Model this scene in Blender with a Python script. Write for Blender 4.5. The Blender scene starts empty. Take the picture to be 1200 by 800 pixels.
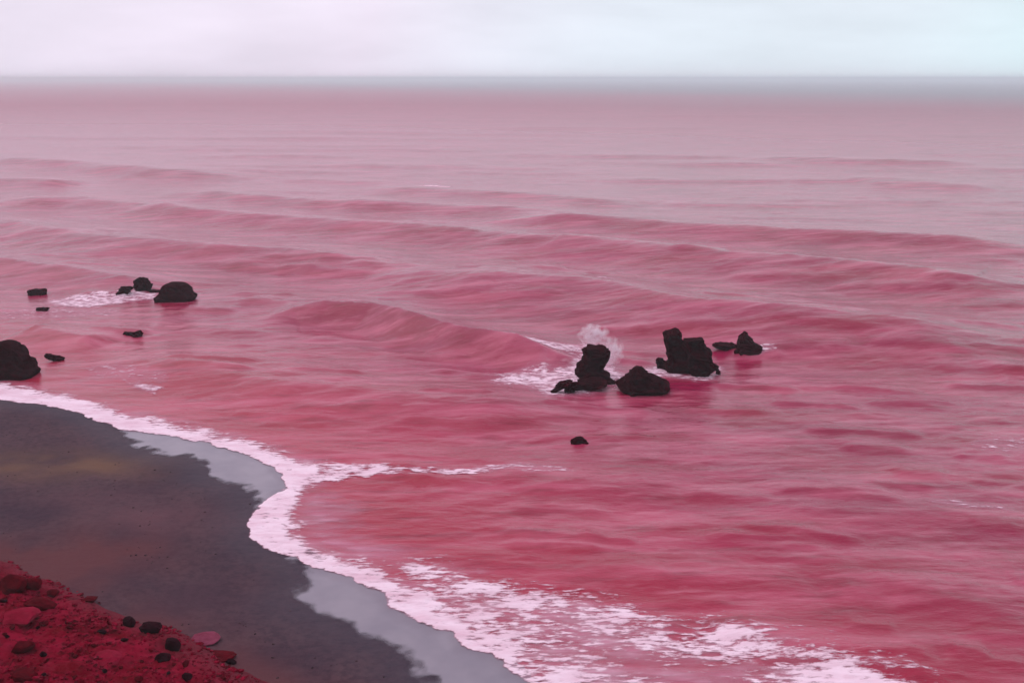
import bpy, bmesh, math, random
import numpy as np
from mathutils import Vector, noise as mnoise

# ------------------------------------------------------------------ camera, sky, sun, exposure
S = bpy.context.scene
COL = S.collection
EYE = 45.0                      # metres above the sea
FPX = 1152.0                    # focal length in photograph pixels (1200 wide)
PITCH = math.atan(308 / FPX)

cd = bpy.data.cameras.new('camera')
cam = bpy.data.objects.new('camera', cd)
COL.objects.link(cam)
cam.location = (0, 0, EYE)
cam.rotation_euler = (math.pi / 2 - PITCH, 0, 0)
cd.sensor_width = 36
cd.lens = 36 * FPX / 1200
cd.clip_start = 0.5
cd.clip_end = 100000
S.camera = cam

SUN_EL, SUN_AZ = math.radians(58), math.radians(-75)      # azimuth from +Y towards +X
W = bpy.data.worlds.new('World')
S.world = W
W.use_nodes = True
wn, wl = W.node_tree.nodes, W.node_tree.links
wn.clear()
out = wn.new('ShaderNodeOutputWorld')
bg = wn.new('ShaderNodeBackground')
bg.inputs['Strength'].default_value = 0.1
sky = wn.new('ShaderNodeTexSky')
sky.sky_type = 'NISHITA'
sky.sun_disc = False
sky.sun_elevation = SUN_EL
sky.sun_rotation = SUN_AZ
sky.dust_density = 3.0
tc = wn.new('ShaderNodeTexCoord')
cn = wn.new('ShaderNodeTexNoise')             # large soft clouds: lavender and pale cyan veils
cn.inputs['Scale'].default_value = 0.9
cn.inputs['Detail'].default_value = 2.0
cn.noise_dimensions = '4D'
cn.inputs['W'].default_value = 5.3
cr = wn.new('ShaderNodeValToRGB')
cr.color_ramp.elements[0].position = 0.40
cr.color_ramp.elements[0].color = (0.900, 0.815, 0.960, 1)
cr.color_ramp.elements[1].position = 0.66
cr.color_ramp.elements[1].color = (0.745, 0.915, 0.975, 1)
fn = wn.new('ShaderNodeTexNoise')
fn.inputs['Scale'].default_value = 5.0
fn.inputs['Detail'].default_value = 4.0
fmap = wn.new('ShaderNodeMapping')
fmap.inputs['Scale'].default_value = (1, 1, 4)
fmul = wn.new('ShaderNodeMapRange')
fmul.inputs['From Min'].default_value = 0.3
fmul.inputs['From Max'].default_value = 0.7
fmul.inputs['To Min'].default_value = 9.7
fmul.inputs['To Max'].default_value = 11.3
vm = wn.new('ShaderNodeVectorMath')
vm.operation = 'SCALE'
mx = wn.new('ShaderNodeMix')
mx.data_type = 'RGBA'
mx.inputs[0].default_value = 0.93
wl.new(tc.outputs['Generated'], cn.inputs['Vector'])
wl.new(tc.outputs['Generated'], fmap.inputs['Vector'])
wl.new(fmap.outputs['Vector'], fn.inputs['Vector'])
sep = wn.new('ShaderNodeSeparateXYZ')          # the veils turn from lavender on the left to pale cyan on the right
ad = wn.new('ShaderNodeMath')
ad.operation = 'MULTIPLY_ADD'
ad.inputs[1].default_value = 0.42
wl.new(tc.outputs['Generated'], sep.inputs[0])
wl.new(sep.outputs['X'], ad.inputs[0])
wl.new(cn.outputs['Fac'], ad.inputs[2])
wl.new(ad.outputs[0], cr.inputs['Fac'])
wl.new(fn.outputs['Fac'], fmul.inputs['Value'])
wl.new(cr.outputs['Color'], vm.inputs[0])
wl.new(fmul.outputs['Result'], vm.inputs['Scale'])
wl.new(sky.outputs['Color'], mx.inputs[6])
wl.new(vm.outputs['Vector'], mx.inputs[7])
wl.new(mx.outputs[2], bg.inputs['Color'])
wl.new(bg.outputs['Background'], out.inputs['Surface'])

sl = bpy.data.lights.new('sun', 'SUN')
sl.energy = 0.9
sl.angle = math.radians(70)
sl.color = (1.0, 0.95, 0.9)
sun = bpy.data.objects.new('sun', sl)
COL.objects.link(sun)
sd_ = Vector((math.sin(SUN_AZ) * math.cos(SUN_EL), math.cos(SUN_AZ) * math.cos(SUN_EL), math.sin(SUN_EL)))
sun.rotation_euler = sd_.to_track_quat('Z', 'Y').to_euler()

S.view_settings.view_transform = 'Standard'
S.view_settings.look = 'None'
S.view_settings.exposure = 0.0
S.view_settings.gamma = 1.0
S.view_settings.use_curve_mapping = False
S.cycles.volume_bounces = 3
S.cycles.max_bounces = 6
S.cycles.use_denoising = True
try:
    S.cycles.denoiser = 'OPENIMAGEDENOISE'
except Exception:
    pass

# ------------------------------------------------------------------ helpers
rnd = random.Random(4)

def U(px, py, z=0.0):
    """where the sight line through a photograph pixel meets height z"""
    a = (px - 600) / FPX
    b = -(py - 400) / FPX
    dy = math.cos(PITCH) + b * math.sin(PITCH)
    dz = -math.sin(PITCH) + b * math.cos(PITCH)
    t = (EYE - z) / -dz
    return (a * t, dy * t)

def UL(pts, z=0.0):
    return np.array([U(x, y, z) for x, y in pts])

def sm(a, b, x):
    t = np.clip((x - a) / (b - a), 0, 1)
    return t * t * (3 - 2 * t)

def hash2(ix, iy, seed):
    h = (ix.astype(np.int64) * 374761393 + iy.astype(np.int64) * 668265263 + seed * 974711) & 0xffffffff
    h = ((h ^ (h >> 13)) * 1274126177) & 0xffffffff
    h = h ^ (h >> 16)
    return (h & 0xffff) / 65535.0

def vnoise(x, y, seed=0):
    ix, iy = np.floor(x), np.floor(y)
    fx, fy = x - ix, y - iy
    fx = fx * fx * fx * (fx * (fx * 6 - 15) + 10)
    fy = fy * fy * fy * (fy * (fy * 6 - 15) + 10)
    a = hash2(ix, iy, seed)
    b = hash2(ix + 1, iy, seed)
    c = hash2(ix, iy + 1, seed)
    d = hash2(ix + 1, iy + 1, seed)
    return (a * (1 - fx) + b * fx) * (1 - fy) + (c * (1 - fx) + d * fx) * fy - 0.5

def fbm(x, y, oct=4, seed=0):
    v = np.zeros(np.shape(x))
    amp = 1.0
    for o in range(oct):
        c, s = math.cos(0.6 * o + 0.3), math.sin(0.6 * o + 0.3)
        v = v + amp * vnoise((x * c - y * s) * 2 ** o + 17.3 * o, (x * s + y * c) * 2 ** o - 9.1 * o, seed + o)
        amp *= 0.5
    return v

def polydist(X, Y, P):
    """signed distance (left of the line positive) and place 0..1 along an open polyline"""
    best = np.full(X.shape, 1e12)
    sgn = np.ones(X.shape)
    par = np.zeros(X.shape)
    L = np.hypot(*(P[1:] - P[:-1]).T)
    cum = np.concatenate([[0], np.cumsum(L)])
    for i in range(len(P) - 1):
        ax, ay = P[i]
        ex, ey = P[i + 1] - P[i]
        l2 = ex * ex + ey * ey
        t = np.clip(((X - ax) * ex + (Y - ay) * ey) / l2, 0, 1)
        dx, dy = X - ax - t * ex, Y - ay - t * ey
        d = dx * dx + dy * dy
        m = d < best
        best = np.where(m, d, best)
        sgn = np.where(m, np.sign(ex * dy - ey * dx + 1e-12), sgn)
        par = np.where(m, (cum[i] + t * L[i]) / cum[-1], par)
    return np.sqrt(best) * sgn, par

def inpoly(X, Y, P):
    """signed distance to a closed polygon, positive inside"""
    n = len(P)
    ins = np.zeros(X.shape, bool)
    best = np.full(X.shape, 1e12)
    for i in range(n):
        ax, ay = P[i]
        bx, by = P[(i + 1) % n]
        c = ((ay > Y) != (by > Y)) & (X < (bx - ax) * (Y - ay) / ((by - ay) if by != ay else 1e-12) + ax)
        ins ^= c
        ex, ey = bx - ax, by - ay
        t = np.clip(((X - ax) * ex + (Y - ay) * ey) / (ex * ex + ey * ey + 1e-12), 0, 1)
        best = np.minimum(best, (X - ax - t * ex) ** 2 + (Y - ay - t * ey) ** 2)
    return np.sqrt(best) * np.where(ins, 1, -1)

def grid_mesh(name, X, Y, Z, attrs=None, smooth=True):
    """one quad sheet from 2-D coordinate arrays"""
    r, c = X.shape
    co = np.stack([X, Y, Z], -1).reshape(-1, 3).astype(np.float32)
    idx = np.arange(r * c).reshape(r, c)
    q = np.stack([idx[:-1, :-1], idx[:-1, 1:], idx[1:, 1:], idx[1:, :-1]], -1).reshape(-1, 4)
    return np_mesh(name, co, q, attrs, smooth)

def np_mesh(name, co, q, attrs=None, smooth=True):
    me = bpy.data.meshes.new(name)
    k = q.shape[1]
    me.vertices.add(len(co))
    me.vertices.foreach_set('co', np.asarray(co, np.float32).ravel())
    me.loops.add(q.size)
    me.loops.foreach_set('vertex_index', q.ravel().astype(np.int32))
    me.polygons.add(len(q))
    me.polygons.foreach_set('loop_start', (np.arange(len(q)) * k).astype(np.int32))
    me.polygons.foreach_set('loop_total', np.full(len(q), k, np.int32))
    me.update(calc_edges=True)
    if smooth:
        me.polygons.foreach_set('use_smooth', np.ones(len(q), bool))
    for nm, v in (attrs or {}).items():
        a = me.attributes.new(nm, 'FLOAT', 'POINT')
        a.data.foreach_set('value', np.asarray(v, np.float32).ravel())
    me.validate()
    return me

def link(name, me, mat=None, parent=None):
    o = bpy.data.objects.new(name, me)
    COL.objects.link(o)
    if mat:
        me.materials.append(mat)
    o.parent = parent
    return o

def tag(o, label=None, cat=None, group=None, kind=None):
    if label: o['label'] = label
    if cat: o['category'] = cat
    if group: o['group'] = group
    if kind: o['kind'] = kind
    return o

class NT:
    def __init__(self, name):
        self.m = bpy.data.materials.new(name)
        self.m.use_nodes = True
        self.t = self.m.node_tree
        self.n, self.l = self.t.nodes, self.t.links
        self.b = self.n['Principled BSDF']
        self.o = self.n['Material Output']
        self.tc = self.n.new('ShaderNodeTexCoord')

    def noise(self, scale, detail=4, stretch=(1, 1, 1), rough=0.5, kind='NOISE', rot=0.0):
        mp = self.n.new('ShaderNodeMapping')
        mp.inputs['Scale'].default_value = stretch
        mp.inputs['Rotation'].default_value = (0, 0, rot)
        self.l.new(self.tc.outputs['Object'], mp.inputs['Vector'])
        if kind == 'NOISE':
            t = self.n.new('ShaderNodeTexNoise')
            t.inputs['Detail'].default_value = detail
            t.inputs['Roughness'].default_value = rough
        else:
            t = self.n.new('ShaderNodeTexVoronoi')
            t.feature = kind
        t.inputs['Scale'].default_value = scale
        self.l.new(mp.outputs['Vector'], t.inputs['Vector'])
        return t.outputs[0]

    def attr(self, name):
        a = self.n.new('ShaderNodeAttribute')
        a.attribute_name = name
        return a.outputs['Fac']

    def rng(self, v, a, b, c=0.0, d=1.0, smooth=False):
        r = self.n.new('ShaderNodeMapRange')
        if smooth:
            r.interpolation_type = 'SMOOTHSTEP'
        for k, x in zip(('From Min', 'From Max', 'To Min', 'To Max'), (a, b, c, d)):
            if hasattr(x, 'is_output'):
                self.l.new(x, r.inputs[k])
            else:
                r.inputs[k].default_value = x
        self.l.new(v, r.inputs['Value'])
        return r.outputs['Result']

    def math(self, op, a, b):
        r = self.n.new('ShaderNodeMath')
        r.operation = op
        for i, x in enumerate((a, b)):
            if hasattr(x, 'is_output'):
                self.l.new(x, r.inputs[i])
            else:
                r.inputs[i].default_value = x
        return r.outputs[0]

    def mix(self, f, a, b):
        r = self.n.new('ShaderNodeMix')
        r.data_type = 'RGBA'
        for i, x in ((0, f), (6, a), (7, b)):
            if hasattr(x, 'is_output'):
                self.l.new(x, r.inputs[i])
            else:
                r.inputs[i].default_value = x if i == 0 else (*x, 1)
        return r.outputs[2]

    def bump(self, h, strength=0.5, dist=0.1, prev=None):
        r = self.n.new('ShaderNodeBump')
        r.inputs['Strength'].default_value = strength
        r.inputs['Distance'].default_value = dist
        self.l.new(h, r.inputs['Height'])
        if prev is not None:
            self.l.new(prev, r.inputs['Normal'])
        return r.outputs['Normal']

    def set(self, **k):
        names = dict(color='Base Color', rough='Roughness', ior='IOR', normal='Normal', alpha='Alpha', spec='Specular IOR Level')
        for a, v in k.items():
            s = self.b.inputs[names[a]]
            if hasattr(v, 'is_output'):
                self.l.new(v, s)
            else:
                s.default_value = (*v, 1) if isinstance(v, tuple) else v
        return self.m

# ------------------------------------------------------------------ lines of the coast, laid out on the ground
SAND = UL([(0, 467), (60, 474), (100, 483), (145, 509), (158, 522), (190, 532), (222, 535), (240, 545), (248, 558),
           (270, 567), (288, 573), (302, 588), (298, 610), (303, 628), (318, 640), (345, 655), (357, 670), (358, 684),
           (348, 700), (362, 712), (382, 721), (425, 740), (465, 760), (485, 785), (508, 800)])
SAND = np.vstack([[[-420, 330]], [[-150, 178]], SAND, [[12, 50]], [[45, 16]], [[150, -60]], [[420, -220]]])
FILM_A = UL([(145, 506), (200, 511), (240, 520), (280, 531), (307, 541), (328, 557), (334, 572), (318, 582), (304, 592)])
FILM_B = UL([(345, 655), (352, 662), (384, 672), (412, 679), (430, 690), (448, 698), (455, 713), (476, 724), (506, 738),
             (527, 741), (538, 753), (541, 762), (573, 769), (594, 783), (612, 800)])
N_SL = np.array([0.52, 0.854])            # direction in which the red slope falls to the beach

def shore_d(X, Y):
    return polydist(X, Y, SAND)[0]         # positive = towards the sea

def beach_z(X, Y, d=None):
    if d is None:
        d = shore_d(X, Y)
    up = -d
    z = np.where(up > 0, 0.055 * np.minimum(up, 40), 0.035 * np.maximum(up, -80))
    z = z + 0.05 * fbm(X / 2.1, Y / 2.1, 3, 3) * sm(-2, 3, up) + 0.035 * fbm(X / 0.9, Y / 0.9, 2, 8)
    z = z + 0.35 * fbm(X / 14, Y / 14, 2, 21) * sm(3, 18, up)
    return z

def slope_p(X, Y):
    return 46.0 - (N_SL[0] * X + N_SL[1] * Y) + 2.6 * fbm(X / 9, Y / 9, 3, 31)

def slope_z(X, Y):
    p = slope_p(X, Y)
    q = np.clip(p - 12, 0, 34) / 34
    z = 1.2 + np.where(p < 12, 0.24 * p, 2.88) + 39.0 * q ** 1.6
    lump = 0.9 * fbm(X / 2.6, Y / 2.6, 4, 41) + 0.55 * np.abs(fbm(X / 1.1, Y / 1.1, 4, 47)) + 0.5 * np.abs(fbm(X / .6, Y / .6, 2, 53)) + .25 * fbm(X / .55, Y / .55, 2, 49)
    return z + lump * sm(-0.5, 3.0, p) * (1 - 0.6 * sm(30, 46, p))

def axis(a, b, step, lo, hi, grow=1.25):
    core = list(np.arange(a, b + step, step))
    s = step
    while core[-1] < hi:
        s *= grow
        core.append(core[-1] + s)
    s = step
    left = [a]
    while left[-1] > lo:
        s *= grow
        left.append(left[-1] - s)
    return np.array(left[:0:-1] + core)

# ------------------------------------------------------------------ beach
bx, by = axis(-125, 12, 0.34, -900, 600), axis(50, 165, 0.34, -900, 420)
X, Y = np.meshgrid(bx, by)
D = shore_d(X, Y)
Z = beach_z(X, Y, D)
P = slope_p(X, Y)
def blot(px, py, rx, ry):                   # a stain of its own shape on the sand
    c = U(px, py, 1.5)
    return np.exp(-(((X - c[0]) / rx) ** 2 + ((Y - c[1]) / ry) ** 2))
wob = 1 + 1.2 * fbm(X / 5, Y / 5, 3, 61)
dust = np.clip((0.7 * sm(-6, 0, P) * sm(-60, -25, X * 0 - 30) + blot(90, 640, 8, 5) * 0.75 + blot(50, 655, 8, 5) * 0.6) * wob, 0, 1)
tan = np.clip((blot(40, 540, 11, 4.5) * .8 + blot(95, 530, 8, 4) * 0.45) * wob, 0, 1)
rose = np.clip((blot(185, 600, 7, 3.2) * 1.0 + blot(120, 575, 9, 4) * 0.4 + blot(250, 690, 8, 4) * .25) * wob, 0, 1)
me = grid_mesh('beach', X, Y, Z, dict(shore=D, dust=dust, tan=tan, rose=rose))
b = NT('dark_sand')
n1 = b.noise(0.12, 5)
n2 = b.noise(1.4, 6, rough=0.65)
c = b.mix(b.rng(n1, .35, .65), (0.055, 0.027, 0.042), (0.094, 0.044, 0.056))
c = b.mix(b.rng(n2, .42, .62, 0, .6), c, (0.036, 0.018, 0.030))
c = b.mix(b.math('MULTIPLY', b.attr('tan'), 0.95), c, (0.150, 0.072, 0.052))
c = b.mix(b.math('MULTIPLY', b.attr('rose'), 0.65), c, (0.140, 0.055, 0.070))
c = b.mix(b.math('MULTIPLY', b.attr('dust'), 0.85), c, (0.120, 0.034, 0.040))
damp = b.rng(b.attr('shore'), -7, -0.5, 0, 1, True)
c = b.mix(b.math('MULTIPLY', damp, 0.5), c, (0.042, 0.028, 0.048))
nb = b.bump(b.noise(3.0, 6, rough=0.7), 0.7, 0.10)
nb = b.bump(b.noise(.9, 4, stretch=(.6, 1.2, 1), rot=.7), .6, 0.15, nb)
mat_sand = b.set(color=c, rough=b.rng(damp, 0, 1, 0.98, 0.6), normal=nb, spec=.12)
tag(link('beach', me, mat_sand), kind='structure', label='dark grey sand beach between the red slope and the surf')

# ------------------------------------------------------------------ red slope under and below the camera
hx, hy = axis(-75, 12, 0.28, -700, 700), axis(40, 100, 0.28, -700, 420)
X, Y = np.meshgrid(hx, hy)
P = slope_p(X, Y)
Z = np.where(P > -0.3, slope_z(X, Y), np.minimum(slope_z(X, Y), 1.2 + 0.24 * P) - 0.6 * np.clip(-P - 0.3, 0, 6))
Z = np.maximum(Z, -3.4)
Z = np.minimum(Z, 43.6 + 0 * Z)
me = grid_mesh('red_hillside', X, Y, Z, dict(edge=P))
b = NT('red_soil')
n1 = b.noise(0.35, 5, rough=.6)
n2 = b.noise(1.1, 6, rough=.6)
c = b.mix(b.rng(n1, .38, .62), (0.165, 0.0015, 0.010), (0.300, 0.005, 0.030))
c = b.mix(b.rng(n2, .52, .72, 0, .6), c, (0.34, 0.018, 0.052))
c = b.mix(b.rng(b.noise(.8, 4, stretch=(1, 1.6, 1)), .56, .68, 0, .75), c, (0.070, 0.0008, 0.004))
c = b.mix(b.rng(b.attr('edge'), 3.5, -0.5, 0, .75, True), c, (0.13, 0.026, 0.038))
c = b.mix(b.rng(b.noise(2.6, 5, rough=.6), .57, .68, 0, .8), c, (.045, .0006, .003))
nb = b.bump(b.noise(2.2, 7, rough=.75), 1.0, .28)
mat_soil = b.set(color=c, rough=1.0, normal=nb, spec=.03)
tag(link('red_hillside', me, mat_soil), kind='structure', label='deep red stony hillside falling to the beach in the corner')

def on_slope(px, py):
    """march the sight line until it meets the slope or beach"""
    zs = np.linspace(12, -0.2, 245)
    xy = np.array([U(px, py, z) for z in zs])
    x, y = xy[:, 0], xy[:, 1]
    g = np.maximum(np.where(slope_p(x, y) > -.3, slope_z(x, y), -9), beach_z(x, y))
    k = int(np.argmax(g >= zs)) if (g >= zs).any() else len(zs) - 1
    return x[k], y[k], g[k]

# ------------------------------------------------------------------ sea
rows = [38.0]
while rows[-1] < 31000:
    y = rows[-1]
    rows.append(y + (0.33 if y < 120 else max(0.33, y * y / 45000) if y < 1500 else y * 0.045))
rows = np.array(rows)
ts = np.linspace(-0.62, 0.62, 560)
ext = 0.62 + np.cumsum(np.geomspace(0.006, 0.4, 18))
ts = np.concatenate([-ext[::-1], ts, ext])
X = rows[:, None] * ts[None, :]
Y = np.repeat(rows[:, None], len(ts), 1)

WAVES = [  # crest line in the photograph, height, front width, back width
    ([(300, 374), (350, 369), (385, 369), (440, 373), (490, 386), (540, 400), (600, 412), (655, 421), (690, 424)], 1.55, 3.0, 6),
    ([(-40, 254), (0, 262), (60, 278), (150, 290), (260, 299), (350, 303), (430, 315), (520, 329)], 1.25, 7, 16),
    ([(430, 325), (520, 331), (600, 334), (680, 343), (760, 356), (830, 369), (900, 379), (1000, 389), (1100, 396), (1260, 406)], 1.55, 9, 16),
    ([(170, 246), (200, 250), (280, 258), (400, 267), (500, 274), (580, 281), (650, 290)], 1.35, 8, 18),
    ([(560, 281), (650, 288), (740, 297), (820, 307), (900, 314), (1000, 321), (1080, 329), (1140, 338), (1260, 344)], 1.7, 9, 18),
    ([(560, 262), (640, 263), (700, 267), (780, 271), (860, 277), (950, 281), (1040, 286), (1260, 295)], 1.5, 9, 20),
    ([(-30, 240), (30, 238), (100, 238), (180, 247), (240, 252)], 1.2, 8, 18),
    ([(170, 226), (240, 229), (300, 235), (420, 242), (500, 245), (700, 252)], 1.0, 8, 20),
    ([(-60, 306), (0, 311), (60, 318), (130, 330), (190, 340)], 1.1, 5, 12),
    ([(110, 418), (200, 431), (260, 446), (330, 457), (400, 461), (500, 473), (600, 477), (700, 474)], 0.72, 4.6, 9),
    ([(20, 388), (45, 390), (70, 396), (120, 404)], .7, 3, 8),
    ([(-40, 188), (40, 191), (100, 195), (180, 204), (300, 209)], 1.3, 10, 22),
    ([(860, 186), (940, 188), (1040, 191), (1160, 194)], .75, 10, 26),
    ([(1000, 215), (1080, 216), (1170, 221)], .7, 10, 24),
    ([(-30, 213), (30, 215), (80, 218)], 1.1, 9, 20),
    ([(420, 220), (520, 225), (640, 231), (760, 240)], .7, 8, 18),
    ([(560, 545), (620, 556), (700, 566), (800, 570)], .35, 4, 7),
    ([(620, 668), (700, 663), (800, 672), (960, 680)], .22, 2.6, 5),
    ([(820, 722), (880, 740), (960, 756), (1060, 778), (1140, 800)], .34, 1.6, 4),
    ([(960, 690), (1040, 684), (1120, 700), (1220, 720)], .25, 2.2, 5),
    ([(880, 590), (1000, 600), (1100, 596), (1240, 612)], .3, 3, 7),
    ([(540, 352), (640, 362), (760, 378), (860, 396), (1000, 410)], .45, 7, 10),
    ([(230, 352), (300, 350), (420, 356), (520, 362)], .4, 6, 9),
]
CREST = [(UL(p, .4), h, f, k) for p, h, f, k in WAVES]
wr = random.Random(33)
def small_crest(x, y, ln, h, f, k):
    n = 5
    sk = wr.uniform(-.30, .02)
    CREST.append((np.array([(x + (i / (n - 1) - .5) * ln, y + sk * (i / (n - 1) - .5) * ln + wr.uniform(-.02, .02) * ln) for i in range(n)]), h, f, k))
for _ in range(40):                                   # short swells far out
    y = 240 * math.exp(wr.uniform(0, 1.45))
    small_crest(wr.uniform(-.55, .55) * y, y, wr.uniform(30, 90) * y / 350, wr.uniform(.15, .45), wr.uniform(4, 7) * y / 350, wr.uniform(7, 14) * y / 350)
for _ in range(26):                                   # long low lines of swell towards the horizon
    y = 430 * math.exp(wr.uniform(0, 1.35))
    small_crest(wr.uniform(-.5, .5) * y, y, wr.uniform(.18, .5) * y, wr.uniform(.35, .68), 7 * (y / 430) ** .8, 18 * (y / 430))
for _ in range(190):                                  # wind chop nearer in
    y = 68 * math.exp(wr.uniform(0, 1.3))
    small_crest(wr.uniform(-.5, .6) * y, y, wr.uniform(5, 17) * y / 110, wr.uniform(.09, .27) * (y / 110) ** .5, wr.uniform(.5, 1.3) * y / 110, wr.uniform(1.2, 3.2) * y / 110)

def sea_z(X, Y, far=True):
    d = shore_d(X, Y)
    z = np.zeros(X.shape)
    for P_, h, wf, wb in CREST:
        m = (X > P_[:, 0].min() - 4 * wb) & (X < P_[:, 0].max() + 4 * wb) & (Y > P_[:, 1].min() - 4 * wf - 8) & (Y < P_[:, 1].max() + 3 * wb + 8)
        if not m.any():
            continue
        xm, ym = X[m], Y[m]
        s, t = polydist(xm, ym, P_)
        wf = wf * 1.35 if h >= .7 else wf
        s = s + 1.6 * fbm(xm / 22, ym / 22, 2, 71) * (wf / 5)
        env = np.clip(np.sin(np.pi * np.clip(t, 0.0005, .9995)) * 1.9, 0, 1) * (1 + .3 * fbm(xm / 30, ym / 30, 2, 72))
        pr = np.where(s > 0, np.exp(-(np.abs(s) / wb) ** 1.3), np.exp(-(np.abs(s) / wf) ** 1.5) - .22 * np.exp(-((s + 2 * wf) / wf) ** 2))
        z[m] += (2.35 if h >= .7 else 1.45) * h * env * pr
    soft = sm(1.5, 26, d)
    amp = 0.5 + fbm(X / 60, Y / 45, 2, 75)
    z = z + 0.22 * amp * fbm((X + .12 * Y) / 30, (Y - .25 * X) / 9, 3, 77)
    z = z + np.where(Y < 1600, 0.20 * fbm(X / 7, (Y - .2 * X) / 2.6, 3, 79) * (0.7 + .8 * amp), 0)
    z = z + np.where(Y < 330, 0.06 * fbm(X / 1.6, Y / .8, 2, 83), 0)
    fade = 1 - sm(1500, 4000, Y)
    z = z * fade
    return np.where(soft < 1, z * soft + .02 * (1 - soft) * fbm(X / 4, Y / 2, 2, 5), z)

SD = shore_d(X, Y)
Z = sea_z(X, Y)
Z = Z - .22 * (1 - sm(1.0, 3.5, SD))
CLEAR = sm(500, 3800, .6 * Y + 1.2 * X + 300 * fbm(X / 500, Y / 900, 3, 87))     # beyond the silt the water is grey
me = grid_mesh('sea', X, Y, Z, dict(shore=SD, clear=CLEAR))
b = NT('red_sea')
n1 = b.noise(0.018, 4, stretch=(1, 1.7, 1))
n2 = b.noise(0.09, 4, stretch=(.5, 1.6, 1), rot=.15)
off = b.rng(b.attr('shore'), 0, 60, 0, 1, True)        # silt hangs near the shore, the open sea is duller
c = b.mix(b.rng(n1, .36, .64), b.mix(off, (0.350, 0.004, 0.028), (0.245, 0.005, 0.042)), b.mix(off, (0.42, 0.014, 0.054), (0.310, 0.012, 0.064)))
c = b.mix(b.rng(n2, .45, .70, 0, .5), c, (0.260, 0.003, 0.018))
c = b.mix(b.rng(b.noise(.16, 6, stretch=(.28, 1.6, 1), rough=.62, rot=.12), .44, .68, 0, .5), c, (.62, .13, .22))   # films of spent foam, pale in place of sky sheen on flat water
c = b.mix(b.rng(b.noise(.5, 6, stretch=(.3, 1.7, 1), rough=.65, rot=.2), .55, .78, 0, .5), c, (.60, .16, .24))
c = b.mix(b.rng(b.noise(.33, 5, stretch=(.3, 1.7, 1), rough=.6, rot=.05), .53, .72, 0, .75), c, (.20, .003, .024))
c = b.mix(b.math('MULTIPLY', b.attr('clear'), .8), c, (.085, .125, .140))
w1 = b.noise(0.55, 5, stretch=(.45, 1.3, 1), rough=.55, rot=.18)
w2 = b.noise(2.2, 4, stretch=(.5, 1.3, 1), rough=.6, rot=-.1)
nb = b.bump(w1, .8, .22)
nb = b.bump(w2, .75, .05, nb)
nb = b.bump(b.noise(6.5, 3, stretch=(.6, 1.2, 1)), .5, .015, nb)
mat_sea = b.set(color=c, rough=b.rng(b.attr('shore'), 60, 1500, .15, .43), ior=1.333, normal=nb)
tag(link('sea', me, mat_sea), kind='structure', label='red sea with long low swells reaching the hazy horizon')

# ------------------------------------------------------------------ thin sheets at the water's edge
def clip_sheet(name, x0, x1, y0, y1, step, mask, height, attr, thick=0.0):
    """the part of a level sheet where mask > 0, its rim cut along the zero line"""
    gx, gy = np.arange(x0, x1, step), np.arange(y0, y1, step)
    X, Y = np.meshgrid(gx, gy)
    m = mask(X, Y)
    # slide the vertices next to the rim on to it
    inside = m > 0
    r, c_ = X.shape
    q = np.stack([np.arange(r * c_).reshape(r, c_)[a, b_] for a, b_ in
                  ((slice(None, -1), slice(None, -1)), (slice(None, -1), slice(1, None)),
                   (slice(1, None), slice(1, None)), (slice(1, None), slice(None, -1)))], -1).reshape(-1, 4)
    iv = inside.ravel()
    keep = iv[q].sum(1) >= 2
    q = q[keep]
    gyy, gxx = np.gradient(m, step)
    g2 = np.maximum(gxx ** 2 + gyy ** 2, 1e-3)
    near = ~inside
    sx = np.clip(-m * gxx / g2, -step, step)
    sy = np.clip(-m * gyy / g2, -step, step)
    X = np.where(near, X + sx, X)
    Y = np.where(near, Y + sy, Y)
    used = np.unique(q)
    re = np.full(r * c_, -1)
    re[used] = np.arange(len(used))
    xs, ys = X.ravel()[used], Y.ravel()[used]
    co = np.stack([xs, ys, height(xs, ys)], -1)
    return np_mesh(name, co, re[q], {k: f(xs, ys) for k, f in attr.items()})

# wet sand: thin run-off left by the last wave, sky sheen painted into its pale grey
def film_mask(X, Y):
    out = np.full(X.shape, -9.0)
    for F_ in (FILM_A, FILM_B):
        a = np.argmin(np.hypot(*(SAND - F_[0]).T))
        bb = np.argmin(np.hypot(*(SAND - F_[-1]).T))
        seg = SAND[a:bb + 1] if F_ is FILM_A else SAND[a:-3]
        n_ = np.array([-.75, -.66])
        inner = (seg + n_ * 1.6)[::-1]
        Fx = F_ if F_ is FILM_A else np.vstack([F_, [[14, 53], [45, 24]]])
        out = np.maximum(out, inpoly(X, Y, np.vstack([Fx, inner])))
    return out + 1.1 + .5 * fbm(X / 1.6, Y / 1.6, 3, 91)

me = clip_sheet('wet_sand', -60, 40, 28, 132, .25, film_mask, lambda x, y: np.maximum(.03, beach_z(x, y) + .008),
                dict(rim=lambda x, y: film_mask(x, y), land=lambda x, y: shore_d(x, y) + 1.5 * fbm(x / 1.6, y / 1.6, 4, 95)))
b = NT('wet_sand_sheen')
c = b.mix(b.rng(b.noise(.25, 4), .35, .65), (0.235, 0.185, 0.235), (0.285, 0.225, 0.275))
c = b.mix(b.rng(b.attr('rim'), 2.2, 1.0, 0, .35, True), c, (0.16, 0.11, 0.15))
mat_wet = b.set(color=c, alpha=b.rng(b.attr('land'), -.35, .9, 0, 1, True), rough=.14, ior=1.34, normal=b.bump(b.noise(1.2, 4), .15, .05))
tag(link('wet_sand', me, mat_wet), kind='structure', label='wet sand sheet with painted grey sky sheen along the edge of the foam')

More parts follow.
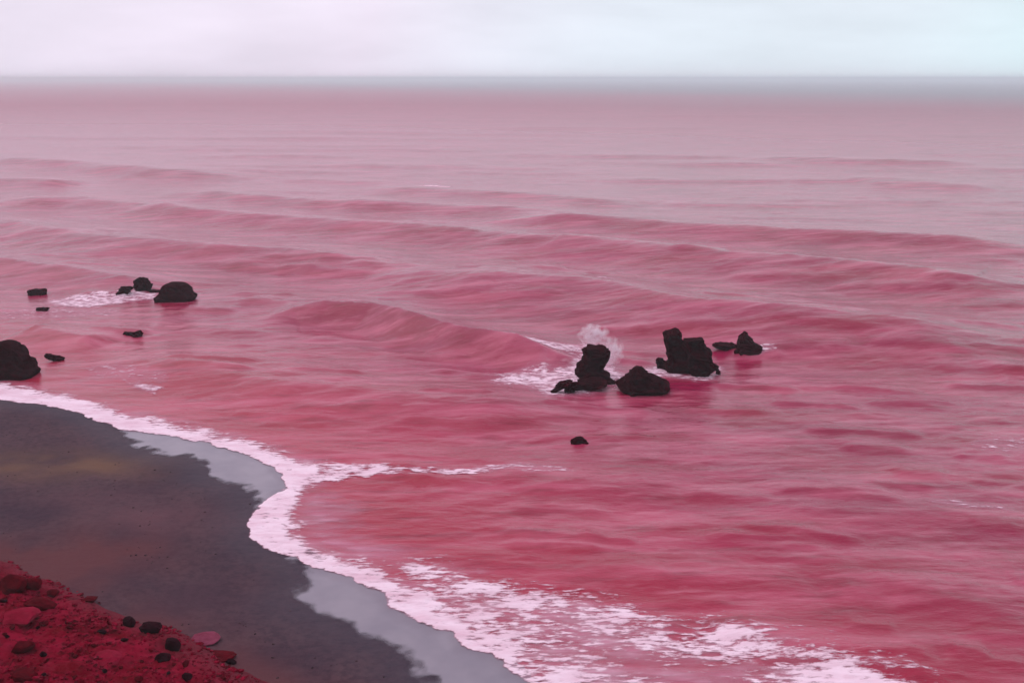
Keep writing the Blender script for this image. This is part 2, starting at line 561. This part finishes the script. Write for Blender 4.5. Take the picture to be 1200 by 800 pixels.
# ---- foam
FOAM_TOP = UL([(-60, 436), (0, 446), (55, 457), (105, 469), (165, 486), (220, 498), (262, 509), (310, 521), (350, 534), (385, 545)])
LSH = np.array([-.75, -.7])
LAND = np.vstack([[[-150, 178]], UL([(-60, 463)]), SAND[2:5] + LSH, FILM_A, SAND[14:17] + LSH, FILM_B, [[14, 53], [45, 20], [150, -56]]])
LANDPOLY = np.vstack([LAND, [[150, 500], [-150, 500]]])
CORE = np.vstack([[[-150, 190]], FOAM_TOP, UL([(384, 556), (370, 572), (352, 590), (346, 605), (356, 624), (388, 642), (432, 657),
                  (482, 680), (530, 706), (575, 738), (610, 766), (645, 800)]), [[24, 48], [60, 16], [150, -46]]])
VEIL = UL([(340, 590), (372, 572), (405, 592), (432, 622), (480, 646), (545, 668), (600, 690), (690, 705), (800, 742), (930, 760), (1060, 806),
           (1060, 860), (640, 840), (600, 780), (480, 690), (400, 655), (340, 630)])
LACE = UL([(470, 662), (520, 665), (560, 680), (600, 693), (640, 700), (690, 706), (730, 712), (765, 733), (800, 744), (850, 736),
           (900, 741), (930, 757), (970, 767), (1005, 780), (1050, 797), (1150, 830), (700, 850), (600, 800), (540, 730)])
STRAND = UL([(378, 541), (410, 541), (450, 545), (500, 549), (540, 550), (575, 545), (610, 548), (575, 554), (520, 560), (460, 560), (410, 562), (380, 566), (366, 578), (358, 560)])

def foam_cover(x, y):
    """how much of the water is covered, 0..1"""
    wv = fbm(x / 3, y / 3, 4, 101)
    land = sm(0, .35, inpoly(x, y, LANDPOLY) + .55 * fbm(x / 1.3, y / 1.3, 3, 102))
    sea_ = -polydist(x, y, CORE)[0]
    c_ = (.95 + .35 * wv) * sm(-1.6, 3.0, sea_ + 1.5 * fbm(x / 2.2, y / 2.2, 3, 103))
    c_ = np.maximum(c_, (.68 - .26 * sm(1.5, 6, inpoly(x, y, LACE)) + .55 * fbm(x / 5, y / 2.5, 2, 107)) * (.55 * sm(-4.5, .5, inpoly(x, y, LACE) + 2.5 * fbm(x / 7, y / 1.6, 3, 109)) + .45 * sm(-.8, 1.4, inpoly(x, y, LACE) + 1.4 * wv)))
    c_ = np.maximum(c_, (.50 + .5 * wv) * sm(-.5, 1.1, inpoly(x, y, STRAND) + 1.0 * wv))
    return np.clip(c_ * land, 0, 1.15)

def foam_veil(x, y):
    """thin milky water round the foam, 0..1"""
    wv = fbm(x / 4, y / 1.6, 3, 121)
    land = sm(0, .35, inpoly(x, y, LANDPOLY) + .55 * fbm(x / 1.3, y / 1.3, 3, 102))
    v = sm(-2.0, 4.5, inpoly(x, y, VEIL) + 2.2 * wv)
    v = np.maximum(v, .8 * sm(-2.0, 1.5, -polydist(x, y, CORE)[0] + wv))
    return np.clip(v * (.75 + .8 * wv) * land, 0, 1)

def foam_z(x, y):
    return np.maximum(np.maximum(sea_z(x, y), .03) + .03, beach_z(x, y) + .02) + .20 * np.clip(foam_cover(x, y) - .3, 0, 1) * (.5 + fbm(x / .5, y / .4, 2, 111))

def foam_material(name, sx, sy, rot=0.2, size=1.0):
    b = NT(name)
    cov, vl = b.attr('cover'), b.attr('veil')
    lace = b.noise(1.35 * size, 7, stretch=(sx, sy, 1), rough=.66, rot=rot)
    tex = b.rng(lace, .32, .68)
    thr = b.rng(cov, 0, 1.0, 1.12, -.12)
    a = b.rng(tex, b.math('SUBTRACT', thr, .28), b.math('ADD', thr, .34), 0, 1, True)
    streak = b.rng(b.noise(.5, 5, stretch=(.35, 1.7, 1), rot=.1), .3, .7, .35, 1.1)
    v = b.math('MULTIPLY', b.math('MULTIPLY', vl, streak), .75)
    col = b.mix(a, (.70, .26, .38), (.92, .65, .77))
    col = b.mix(b.rng(b.noise(.30, 6, stretch=(.5, 1.8, 1), rough=.6, rot=.1), .42, .70, 0, .85), col, (.74, .42, .53))
    col = b.mix(b.rng(b.noise(1.1, 6, stretch=(.4, 1.8, 1), rough=.6, rot=.15), .5, .75, 0, .6), col, (.68, .40, .50))
    b.set(color=col, rough=.9, alpha=b.math('MAXIMUM', a, v), normal=b.bump(lace, .7, .15), spec=.1)
    return b.m

mat_foam = foam_material('foam', .5, 1.5)
me = clip_sheet('sea_foam', -100, 60, 30, 160, .22, lambda x, y: np.maximum(foam_cover(x, y), foam_veil(x, y)) - .06, foam_z,
                dict(cover=foam_cover, veil=foam_veil))
tag(link('sea_foam', me, mat_foam), kind='stuff', label='white and pink foam of the spent waves along the shoreline')

# foam round the rocks, and lone whitecaps out at sea: (photograph outline, cover, softness)
PATCHES = [
    ('rock_foam', 'pale foam streaming from the pair of dark rocks at the left', [(55, 350), (90, 345), (140, 346), (168, 342), (184, 344), (182, 350), (150, 354), (110, 362), (70, 357)], .72),
    ('rock_foam', 'pale foam washing round the square topped rock and its foot', [(556, 448), (575, 436), (610, 428), (640, 420), (660, 428), (690, 400), (716, 402), (722, 428), (742, 440), (735, 446), (712, 448), (690, 462), (662, 465), (640, 466), (610, 458), (580, 456)], .74),
    ('rock_foam', 'thin pale foam line along the waterline of the tallest rock', [(735, 432), (770, 424), (800, 434), (822, 438), (842, 428), (838, 414), (850, 430), (842, 442), (815, 443), (786, 439), (745, 442)], .72),
    ('rock_foam', 'thin pale foam trailing right of the pointed rock', [(886, 410), (900, 408), (912, 412), (900, 415), (880, 414)], .6),
    ('whitecap', 'pale streak of broken foam far behind the rocks', [(488, 220), (510, 218), (532, 220), (515, 223)], .75),
    ('whitecap', 'soft pale patch of old foam at the right edge', [(1130, 520), (1165, 508), (1210, 512), (1210, 530), (1165, 532)], .34),
    ('whitecap', 'thin pale broken crest near the lower right', [(1080, 588), (1120, 586), (1175, 594), (1185, 600), (1130, 598)], .42),
    ('whitecap', 'small flecks of foam off the left shore', [(150, 448), (175, 450), (190, 454), (180, 460), (160, 456)], .6),
    ('whitecap', 'faint churned streaks offshore of the left foam band', [(90, 432), (140, 428), (190, 440), (200, 452), (150, 448), (110, 442)], .34),
    ('whitecap', 'faint broken wash below the far left rocks', [(0, 362), (60, 360), (130, 362), (150, 370), (70, 372), (0, 374)], .34),
    ('whitecap', 'pale broken wash right of the thin strand of foam', [(560, 546), (600, 542), (660, 550), (680, 556), (620, 556), (580, 554)], .42),
    ('whitecap', 'thin pale crest left of the square topped rock', [(612, 408), (650, 402), (684, 400), (692, 413), (664, 419), (640, 420)], .7),
    ('whitecap', 'faint pale crest streak above the tallest rock', [(670, 332), (700, 330), (722, 333), (700, 336)], .55),
]
mat_foam2 = foam_material('rock_foam', .45, 1.2, .1, 1.1)
for nm, lab, pts, cv in PATCHES:
    PP = UL(pts, .1)
    sc = max(.4, (PP[:, 1].max() - PP[:, 1].min()) / 14)
    def cover(x, y, PP=PP, cv=cv, sc=sc):
        return np.clip(cv * sm(-1.2 * sc, 1.6 * sc, inpoly(x, y, PP) + 2.0 * sc * fbm(x / (3.5 * sc), y / (3 * sc), 3, 131)), 0, 1)
    lo, hi = PP.min(0) - 4 * sc, PP.max(0) + 4 * sc
    st = .25 if PP[:, 1].mean() < 260 else .9
    me = clip_sheet(nm, lo[0], hi[0], lo[1], hi[1], st, lambda x, y: cover(x, y) - .05, lambda x, y: sea_z(x, y) + .05,
                    dict(cover=lambda x, y: cover(x, y) * .85, veil=cover))
    tag(link(nm, me, mat_foam2), kind='stuff', label=lab)

# ------------------------------------------------------------------ rocks in the sea
b = NT('dark_rock')
c = b.mix(b.rng(b.noise(1.1, 6, rough=.65), .35, .7), (0.012, 0.0004, 0.0015), (0.034, 0.002, 0.006))
c = b.mix(b.rng(b.noise(.5, 4), .6, .75, 0, .5), c, (.075, .005, .014))
mat_rock = b.set(color=c, rough=1.0, spec=.02, normal=b.bump(b.noise(2.5, 7, rough=.7), .9, .25))

def rock_mesh(name, lobes, depth=.8, seed=0, ground=None, rough=.22):
    """lobes: lists of (photo y, x left, x right) from the top down; the lowest row stands at the water.
    Each becomes a craggy solid of its own width and depth; all go into one mesh."""
    bm = bmesh.new()
    base_y = max(l[-1][0] for l in lobes)
    cx = sum(l[-1][1] + l[-1][2] for l in lobes) / (2 * len(lobes))
    origin = None
    for li, L in enumerate(lobes):
        by_ = L[-1][0]
        xc = (L[-1][1] + L[-1][2]) / 2
        gx, gy = U(xc, by_, 0)
        sl_ = math.sqrt(gx * gx + gy * gy + EYE * EYE)
        mpp = sl_ / FPX
        dep = math.atan2(EYE, math.hypot(gx, gy))
        wmax = max(r - l for _, l, r in L) * mpp
        gy += wmax * depth * .35
        if origin is None:
            origin = Vector((gx, gy, 0))
        ys = np.array([l[0] for l in L], float)
        xl = np.array([l[1] for l in L], float)
        xr = np.array([l[2] for l in L], float)
        n = max(8, int((ys[-1] - ys[0]) / 2.4) + 3)
        yy = np.linspace(ys[0], ys[-1], n)
        lv = [(v, np.interp(v, ys, xl), np.interp(v, ys, xr)) for v in yy]
        lv += [(ys[-1] + (1.2 / mpp), lv[-1][1] - 1, lv[-1][2] + 1)]
        K = 26
        rings = []
        ztop = (by_ - ys[0]) * mpp / math.cos(dep)
        for v, l, r in lv:
            z = (by_ - v) * mpp / math.cos(dep)
            if z > 0:
                z *= max(.5, 1 - wmax * depth * .40 * math.tan(dep) / ztop)
            w = max((r - l) * mpp / 2, .05)
            x0 = gx + ((l + r) / 2 - xc) * mpp
            dd = max(w * depth, min(wmax * .3, w * 1.3))
            ring = []
            for k in range(K):
                a = 2 * math.pi * k / K
                e = .55                                  # slightly squared section
                ca, sa = math.cos(a), math.sin(a)
                x = math.copysign(abs(ca) ** e, ca) * w
                y = math.copysign(abs(sa) ** e, sa) * dd
                p = Vector((x0 + x, gy + y, z))
                s_ = 1.6 / max(wmax, .8)
                nz = mnoise.noise(p * s_ * 1.6 + Vector((seed * 7.3, 0, 0))) * 1.0 + mnoise.noise(p * s_ * 4 + Vector((0, seed * 3.1, 0))) * .7 - abs(mnoise.noise(p * s_ * 7 + Vector((3, 0, seed)))) * .7
                q = rough * nz * min(wmax, 2.2 * w, 3.2)
                p += Vector((ca * q, sa * q * 1.6, q * .5))
                ring.append(bm.verts.new(p - origin))
            rings.append(ring)
        for A, B in zip(rings, rings[1:]):
            for k in range(K):
                bm.faces.new((A[k], B[k], B[(k + 1) % K], A[(k + 1) % K]))
        ct = sum((v.co for v in rings[0]), Vector()) / K + Vector((0, 0, .012 * wmax))
        tv = bm.verts.new(ct)
        for k in range(K):
            bm.faces.new((tv, rings[0][k], rings[0][(k + 1) % K]))
        bm.faces.new(rings[-1])
    bmesh.ops.recalc_face_normals(bm, faces=bm.faces)
    me = bpy.data.meshes.new(name)
    bm.to_mesh(me)
    bm.free()
    return me, origin

def Zm(ox, oy, s, L):
    return [(oy + s * y, ox + s * l, ox + s * r) for y, l, r in L]

A6 = lambda L: Zm(760, 370, 160 / 1200, L)
A5 = lambda L: Zm(640, 380, .125, L)
A7 = lambda L: Zm(120, 310, .1, L)
A3 = lambda L: Zm(560, 360, .3, L)
A8 = lambda L: Zm(0, 290, .25, L)
SEA_ROCKS = [
    ('tallest dark rock in the sea, twin topped with a notch between its peaks', [
        A6([(112, 222, 240), (140, 190, 268), (175, 135, 292), (215, 122, 312), (260, 140, 325), (320, 160, 385), (400, 168, 410), (485, 160, 430)]),
        A6([(205, 395, 488), (222, 322, 492), (260, 322, 500), (330, 335, 545), (400, 345, 572), (470, 365, 595), (522, 395, 545)]),
        A6([(430, 540, 580), (465, 560, 610), (492, 600, 635)])], .7),
    ('small round dark rock tucked left of the tallest rock', [A6([(372, 90, 130), (395, 68, 148), (420, 62, 160), (448, 80, 165)])], .8),
    ('pointed dark rock with a low ledge, rightmost in the sea', [
        A6([(138, 843, 862), (190, 803, 900), (240, 790, 945), (290, 783, 1000), (326, 770, 1055)]),
        A6([(246, 630, 770), (262, 565, 800), (285, 600, 800), (306, 650, 800)])], .7),
    ('square topped dark rock rising from a broad base, spray behind it', [
        A5([(206, 350, 548), (235, 342, 582), (330, 350, 592), (372, 345, 562), (388, 318, 558), (420, 288, 552), (460, 270, 570), (500, 276, 612), (528, 280, 630)])], .75),
    ('low jagged dark reef at the foot of the square topped rock', [
        A5([(522, 270, 420), (550, 255, 560), (575, 255, 600), (600, 255, 520), (632, 270, 410)]),
        A5([(535, 110, 250), (570, 95, 250), (600, 75, 170), (630, 45, 110), (662, 25, 80)]),
        A5([(540, 180, 290), (590, 170, 280), (630, 165, 275), (655, 170, 270)]),
        A5([(536, 560, 655), (556, 540, 650)])], .7),
    ('low wide dark rock with a knob, in front of the tallest rock', [
        A3([(243, 622, 640), (262, 605, 662), (280, 592, 718), (300, 562, 752), (322, 548, 766), (342, 570, 752)]),
        A3([(232, 620, 640), (246, 608, 655), (262, 600, 672), (300, 590, 690), (342, 585, 695)])], .75),
    ('barely awash dark rock alone in front of the big rocks', [A3([(508, 385, 408), (518, 370, 420), (533, 362, 434)])], .6),
    ('domed dark rock, biggest of the far left cluster', [
        A7([(212, 790, 850), (232, 730, 890), (262, 705, 935), (310, 665, 985), (360, 640, 1030), (410, 612, 1055), (440, 610, 1020)])], .75),
    ('upright reddish dark rock just left of the far domed rock', [
        A7([(160, 430, 490), (195, 382, 538), (250, 370, 552), (300, 376, 552), (338, 380, 550)]),
        A7([(300, 545, 640), (325, 550, 650), (345, 560, 650)])], .8),
    ('small slanted dark rock at the left end of the far cluster', [
        A7([(262, 225, 320), (290, 210, 345), (320, 195, 305), (355, 160, 295), (380, 148, 285)])], .8),
    ('big dark rock by the shore, cut by the left edge', [
        A8([(458, 8, 36), (480, -30, 58), (520, -60, 90), (560, -85, 108), (595, -100, 132), (618, -110, 122)])], .7),
    ('thin flat dark rock farthest left behind the left cluster foam', [A8([(197, 140, 190), (207, 118, 202), (216, 125, 200)])], .8),
    ('tiny flat dark rock at the left, below the farther flat one', [A8([(284, 175, 212), (292, 165, 220), (300, 172, 214)])], .8),
    ('small notched dark rock alone below the far left cluster', [
        A8([(396, 578, 600), (406, 574, 625), (420, 576, 640)]), A8([(392, 640, 656), (404, 618, 662), (420, 610, 658)])], .8),
    ('low slanted dark rock right of the rock cut by the left edge', [A8([(503, 214, 240), (514, 216, 268), (524, 228, 285), (534, 245, 286)])], .8),
]
for i, (lab, lobes, dp) in enumerate(SEA_ROCKS):
    me, org = rock_mesh('sea_rock', lobes, dp, i + 1, rough=.08 if 'barely awash' in lab else .21)
    o = link('sea_rock', me, mat_rock)
    o.location = org
    tag(o, lab, 'rock', 'dark rocks standing in the red sea')

# spray thrown up behind the square topped rock: soft mist, thick at its heart
def mist(px, py, rx, ry, depth, dens, label):
    bx_, by_ = U(700, 434)
    mp_ = math.hypot(bx_, by_, EYE) / FPX
    bm = bmesh.new()
    bmesh.ops.create_icosphere(bm, subdivisions=3, radius=1)
    for v in bm.verts:
        v.co *= 1 + .35 * mnoise.noise(v.co * 1.6 + Vector((px, 0, 0)))
    me = bpy.data.meshes.new('sea_spray')
    bm.to_mesh(me)
    bm.free()
    b = bpy.data.materials.new('spray_mist')
    b.use_nodes = True
    t = b.node_tree
    t.nodes.clear()
    N = t.nodes.new
    o_ = N('ShaderNodeOutputMaterial')
    pv = N('ShaderNodeVolumePrincipled')
    pv.inputs['Color'].default_value = (1.0, .88, .94, 1)
    co = N('ShaderNodeTexCoord')
    ln = N('ShaderNodeVectorMath')
    ln.operation = 'LENGTH'
    fall = N('ShaderNodeMapRange')
    fall.inputs['From Min'].default_value = 1.05
    fall.inputs['From Max'].default_value = .15
    nz = N('ShaderNodeTexNoise')
    nz.inputs['Scale'].default_value = 2.6
    nz.inputs['Detail'].default_value = 4
    nr = N('ShaderNodeMapRange')
    nr.inputs['From Min'].default_value = .44
    nr.inputs['From Max'].default_value = .68
    nr.inputs['To Max'].default_value = dens
    mu = N('ShaderNodeMath')
    mu.operation = 'MULTIPLY'
    t.links.new(co.outputs['Object'], ln.inputs[0])
    t.links.new(ln.outputs['Value'], fall.inputs['Value'])
    t.links.new(co.outputs['Object'], nz.inputs['Vector'])
    t.links.new(nz.outputs['Fac'], nr.inputs['Value'])
    t.links.new(fall.outputs['Result'], mu.inputs[0])
    t.links.new(nr.outputs['Result'], mu.inputs[1])
    t.links.new(mu.outputs[0], pv.inputs['Density'])
    t.links.new(pv.outputs['Volume'], o_.inputs['Volume'])
    o = link('sea_spray', me, b)
    o.location = (bx_ + (px - 700) * mp_, by_ + depth, (434 - py) * mp_ * 1.03 + .12 * depth)
    o.scale = (rx * mp_, 1.1, ry * mp_)
    tag(o, label, kind='stuff')
mist(697, 403, 20, 15, 4.0, 5.5, 'pale pink spray thrown up above the square topped rock')
mist(719, 422, 16, 20, 3.6, 4.0, 'pale spray falling right of the square topped rock')
mist(668, 434, 26, 8, 2.5, 2.5, 'low thin spray over the white water left of the square topped rock')
S.cycles.volume_step_rate = 1.0

# ------------------------------------------------------------------ stones of the slope and beach
def soil_rock(name, c0, c1, bumps=2.5):
    b = NT(name)
    c = b.mix(b.rng(b.noise(1.5, 6, rough=.65), .35, .68), c0, c1)
    return b.set(color=c, rough=1.0, spec=.03, normal=b.bump(b.noise(bumps, 6, rough=.7), .8, .15))
mat_black = soil_rock('dark_stone', (.010, .0015, .003), (.030, .003, .008))
mat_dred = soil_rock('dark_red_stone', (.055, .001, .004), (.120, .002, .009))
mat_red = soil_rock('red_stone', (.15, .002, .011), (.26, .006, .028))
mat_rose = soil_rock('rose_stone', (.17, .003, .016), (.27, .010, .036))
mat_pink = soil_rock('pink_stone', (.16, .025, .050), (.26, .050, .095))
mat_brown = soil_rock('brown_stone', (.052, .024, .032), (.090, .040, .046))

def stone_mesh(name, seed, sq=.75):
    bm = bmesh.new()
    bmesh.ops.create_icosphere(bm, subdivisions=2, radius=1)
    off = Vector((seed * 5.1, seed * 2.7, 0))
    for v in bm.verts:
        d = v.co.normalized()
        r = 1 + .45 * mnoise.noise(d * 1.1 + off) + .22 * mnoise.noise(d * 2.8 + off)
        p = d * r
        m = max(abs(p.x), abs(p.y), abs(p.z))
        v.co = p * (1 - .35 * (1 - sq)) * (1 / (0.6 + .4 * m))
    rr = random.Random(seed * 13 + 5)
    for _ in range(9):                                  # broken flat faces
        nn = Vector((rr.gauss(0, 1), rr.gauss(0, 1), rr.gauss(0, 1))).normalized()
        cc = rr.uniform(.58, .85)
        for v in bm.verts:
            e = v.co.dot(nn) - cc
            if e > 0:
                v.co -= nn * e
    for f in bm.faces:
        f.smooth = False
    me = bpy.data.meshes.new(name)
    bm.to_mesh(me)
    bm.free()
    return me

STONES = [stone_mesh('stone', k) for k in range(9)]
def stone(name, px, py, w, h, mat, label, cat, group=None, k=0, rot=None, depth=.8):
    """px, py = middle of the stone in the photograph, w, h its size there in pixels"""
    x, y, z = on_slope(px, py + h / 2)
    mpp = math.sqrt(x * x + y * y + (EYE - z) ** 2) / FPX
    o = bpy.data.objects.new(name, STONES[k % 9].copy())
    o.data.materials.clear()
    o.data.materials.append(mat)
    COL.objects.link(o)
    o.location = (x, y + w * mpp * .5 * depth * .6, z + h * mpp * .18)
    o.scale = (w * mpp * .5, w * mpp * .5 * depth, h * mpp * .58)
    o.rotation_euler = (0, 0, rot if rot is not None else 0)
    return tag(o, label, cat, group)

stone('stone', 150, 727, 17, 13, mat_black, 'black stone at the upper rim of the red slope, left of a longer dark one', 'stone', 'dark stones on the red slope', 0)
stone('stone', 174, 735, 26, 12, mat_black, 'long dark stone at the rim of the red slope, between two black ones', 'stone', 'dark stones on the red slope', 1)
stone('stone', 202, 753, 18, 18, mat_black, 'tall black stone just left of the pale pink slab', 'stone', 'dark stones on the red slope', 2)
stone('stone', 190, 770, 21, 9, mat_black, 'flat black stone below the tall black one', 'stone', 'dark stones on the red slope', 3)
stone('stone', 219, 793, 13, 11, mat_black, 'small black stone at the bottom edge, below the pink slab', 'stone', 'dark stones on the red slope', 4)
stone('stone', 271, 774, 11, 9, mat_black, 'small black stone at the right end of the dark ledge under the pink slab', 'stone', 'dark stones on the red slope', 5)
stone('stone', 256, 773, 38, 5, mat_dred, 'thin dark red ledge below the pale pink slab', 'stone', 'dark stones on the red slope', 6)
stone('stone', 61, 695, 15, 8, mat_dred, 'small dark red stone alone above the slope rim, left part', 'stone', 'dark stones on the red slope', 7)
stone('stone', 104, 703, 17, 5, mat_dred, 'flat dark red stone on the dusty rim between bare sand and slope', 'stone', 'dark stones on the red slope', 8)
stone('boulder', 12, 682, 36, 20, mat_dred, 'wide dark red boulder at the left edge on top of the slope', 'boulder', 'dark red boulders', 3)
stone('boulder', 36, 682, 20, 16, mat_dred, 'dark red boulder right of the wide one at the slope top', 'boulder', 'dark red boulders', 1)
stone('boulder', 45, 708, 32, 16, mat_dred, 'dark red boulder below the pair at the slope top', 'boulder', 'dark red boulders', 5)
stone('boulder', 24, 757, 26, 14, mat_dred, 'low dark red boulder in the lower left of the slope', 'boulder', 'dark red boulders', 6)
stone('boulder', 26, 793, 28, 10, mat_dred, 'dark red boulder at the bottom edge of the slope', 'boulder', 'dark red boulders', 2)
stone('boulder', 240, 752, 36, 7, mat_pink, 'pale pink flat topped slab on the edge of the red slope', 'boulder', None, 4, 0.1)
stone('boulder', 20, 724, 44, 12, mat_rose, 'rose coloured rounded boulder near the left edge of the slope', 'boulder', 'rose boulders on the slope', 7)
stone('boulder', 122, 775, 38, 9, mat_rose, 'low rosy red boulder half sunk in the middle of the slope', 'boulder', 'rose boulders on the slope', 0)
MARKS = [(12, 684, 'wide dark red boulder'), (45, 708, 'dark red boulder under the slope top'), (20, 722, 'big rose boulder near the left edge'),
         (122, 772, 'low rose boulder amid the slope'), (24, 757, 'low dark red boulder'),
         (190, 770, 'flat black stone'), (202, 753, 'tall black stone'), (150, 727, 'black stone at the upper rim'), (219, 793, 'small black stone at the bottom'),
         (104, 703, 'flat dark red stone on the rim'), (174, 735, 'long dark stone')]
rs = random.Random(21)
used = set()
for _ in range(400):
    px, py = rs.uniform(2, 290), rs.uniform(695, 798)
    if py < 690 + px * .36 + 6:
        continue
    mx_, my_, nm = min(MARKS, key=lambda m: math.hypot(px - m[0], (py - m[1]) * 1.4))
    dx, dy = px - mx_, (py - my_) * 1.4
    if not 17 < math.hypot(dx, dy) < 60:
        continue
    where = ('right of' if dx > 0 else 'left of') if abs(dx) > abs(dy) else ('below' if dy > 0 else 'above')
    if (where, nm) in used:
        continue
    used.add((where, nm))
    w = rs.uniform(6, 11)
    mt, tone = rs.choice([(mat_red, 'red'), (mat_dred, 'dark red'), (mat_dred, 'dark red'), (mat_black, 'black')])
    stone('stone', px, py, w, w * rs.uniform(.38, .6), mt, f'small {tone} stone {where} the {nm}',
          'stone', 'small red stones scattered over the slope', rs.randrange(9), rs.uniform(0, 3))

# clods, grit and pebbles: far too many to count
ico = bmesh.new()
bmesh.ops.create_icosphere(ico, subdivisions=1, radius=1)
IV = np.array([v.co[:] for v in ico.verts])
IF = np.array([[v.index for v in f.verts] for f in ico.faces])
ico.free()
ng = np.random.default_rng(7)
def grit(name, x, y, z, size, mat, label, flat=.6):
    n = len(x)
    V = IV[None] * (1 + ng.uniform(-.38, .38, (n, len(IV), 1)))
    V = V * size[:, None, None] * np.stack([ng.uniform(.7, 1.4, n), ng.uniform(.7, 1.4, n), ng.uniform(.5, 1, n) * flat], -1)[:, None, :]
    V = V + np.stack([x, y, z], -1)[:, None, :]
    F = (IF[None] + (np.arange(n) * len(IV))[:, None, None]).reshape(-1, 3)
    me = np_mesh(name, V.reshape(-1, 3), F, smooth=False)
    tag(link(name, me, mat), kind='stuff', label=label)

b = NT('clods')
c = b.mix(b.rng(b.noise(1.6, 4, rough=.7), .38, .62), (.055, .0008, .004), (.25, .004, .025))
c = b.mix(b.rng(b.noise(2.3, 4, rough=.7), .58, .7), c, (.32, .022, .055))
mat_clod = b.set(color=c, rough=1.0, spec=.02)
x, y = ng.uniform(-62, -12, 26000), ng.uniform(58, 90, 26000)
p = slope_p(x, y)
k = (p > -.6) & (p < 17) & (fbm(x / 2.2, y / 2.2, 3, 141) + ng.uniform(-.35, .35, len(x)) > .12)
x, y = x[k], y[k]
sz = .06 + .20 * ng.random(len(x)) ** 3
grit('soil_clods', x, y, slope_z(x, y) + sz * .1, sz, mat_clod, 'clods and rubble of red earth covering the slope')

x, y = ng.uniform(-100, 0, 60000), ng.uniform(55, 140, 60000)
d = -shore_d(x, y) + 2.0 * fbm(x / 8, y / 8, 2, 151)
p = slope_p(x, y)
w = .9 * np.exp(-((d - 5.5) / .5) ** 2) + .5 * np.exp(-((d - 11) / 1.2) ** 2) + .05 + .5 * np.exp(-(np.minimum(p, 0) / 3) ** 2)
k = (d > .6) & (p < .3) & (ng.random(len(x)) < .32 * w * (.6 + 1.6 * np.clip(fbm(x / 6, y / 6, 2, 153), -.3, .5)))
x, y = x[k], y[k]
sz = .03 + .09 * ng.random(len(x)) ** 3
b = NT('pebbles')
mat_peb = b.set(color=b.mix(b.rng(b.noise(3, 3), .35, .65), (.022, .010, .016), (.10, .052, .060)), rough=1.0, spec=.05)
grit('beach_pebbles', x, y, beach_z(x, y) + sz * .15, sz, mat_peb, 'pebbles and tide wrack strewn over the dark sand', .7)

# ------------------------------------------------------------------ haze: pale sea air round everything
bm = bmesh.new()
bmesh.ops.create_cube(bm, size=1)
for v in bm.verts:
    v.co = Vector((v.co.x * 150000, v.co.y * 70000, (v.co.z + .5) * 66 - 6.0))
me = bpy.data.meshes.new('haze')
bm.to_mesh(me)
bm.free()
hm = bpy.data.materials.new('haze')
hm.use_nodes = True
t = hm.node_tree
t.nodes.clear()
ho = t.nodes.new('ShaderNodeOutputMaterial')
pv = t.nodes.new('ShaderNodeVolumePrincipled')
pv.inputs['Color'].default_value = (.88, .97, 1.0, 1)
pv.inputs['Density'].default_value = 0.0002
pv.inputs['Anisotropy'].default_value = 0.0
t.links.new(pv.outputs['Volume'], ho.inputs['Volume'])
tag(link('haze', me, hm), kind='stuff', label='pale sea haze lying over the water to the horizon')
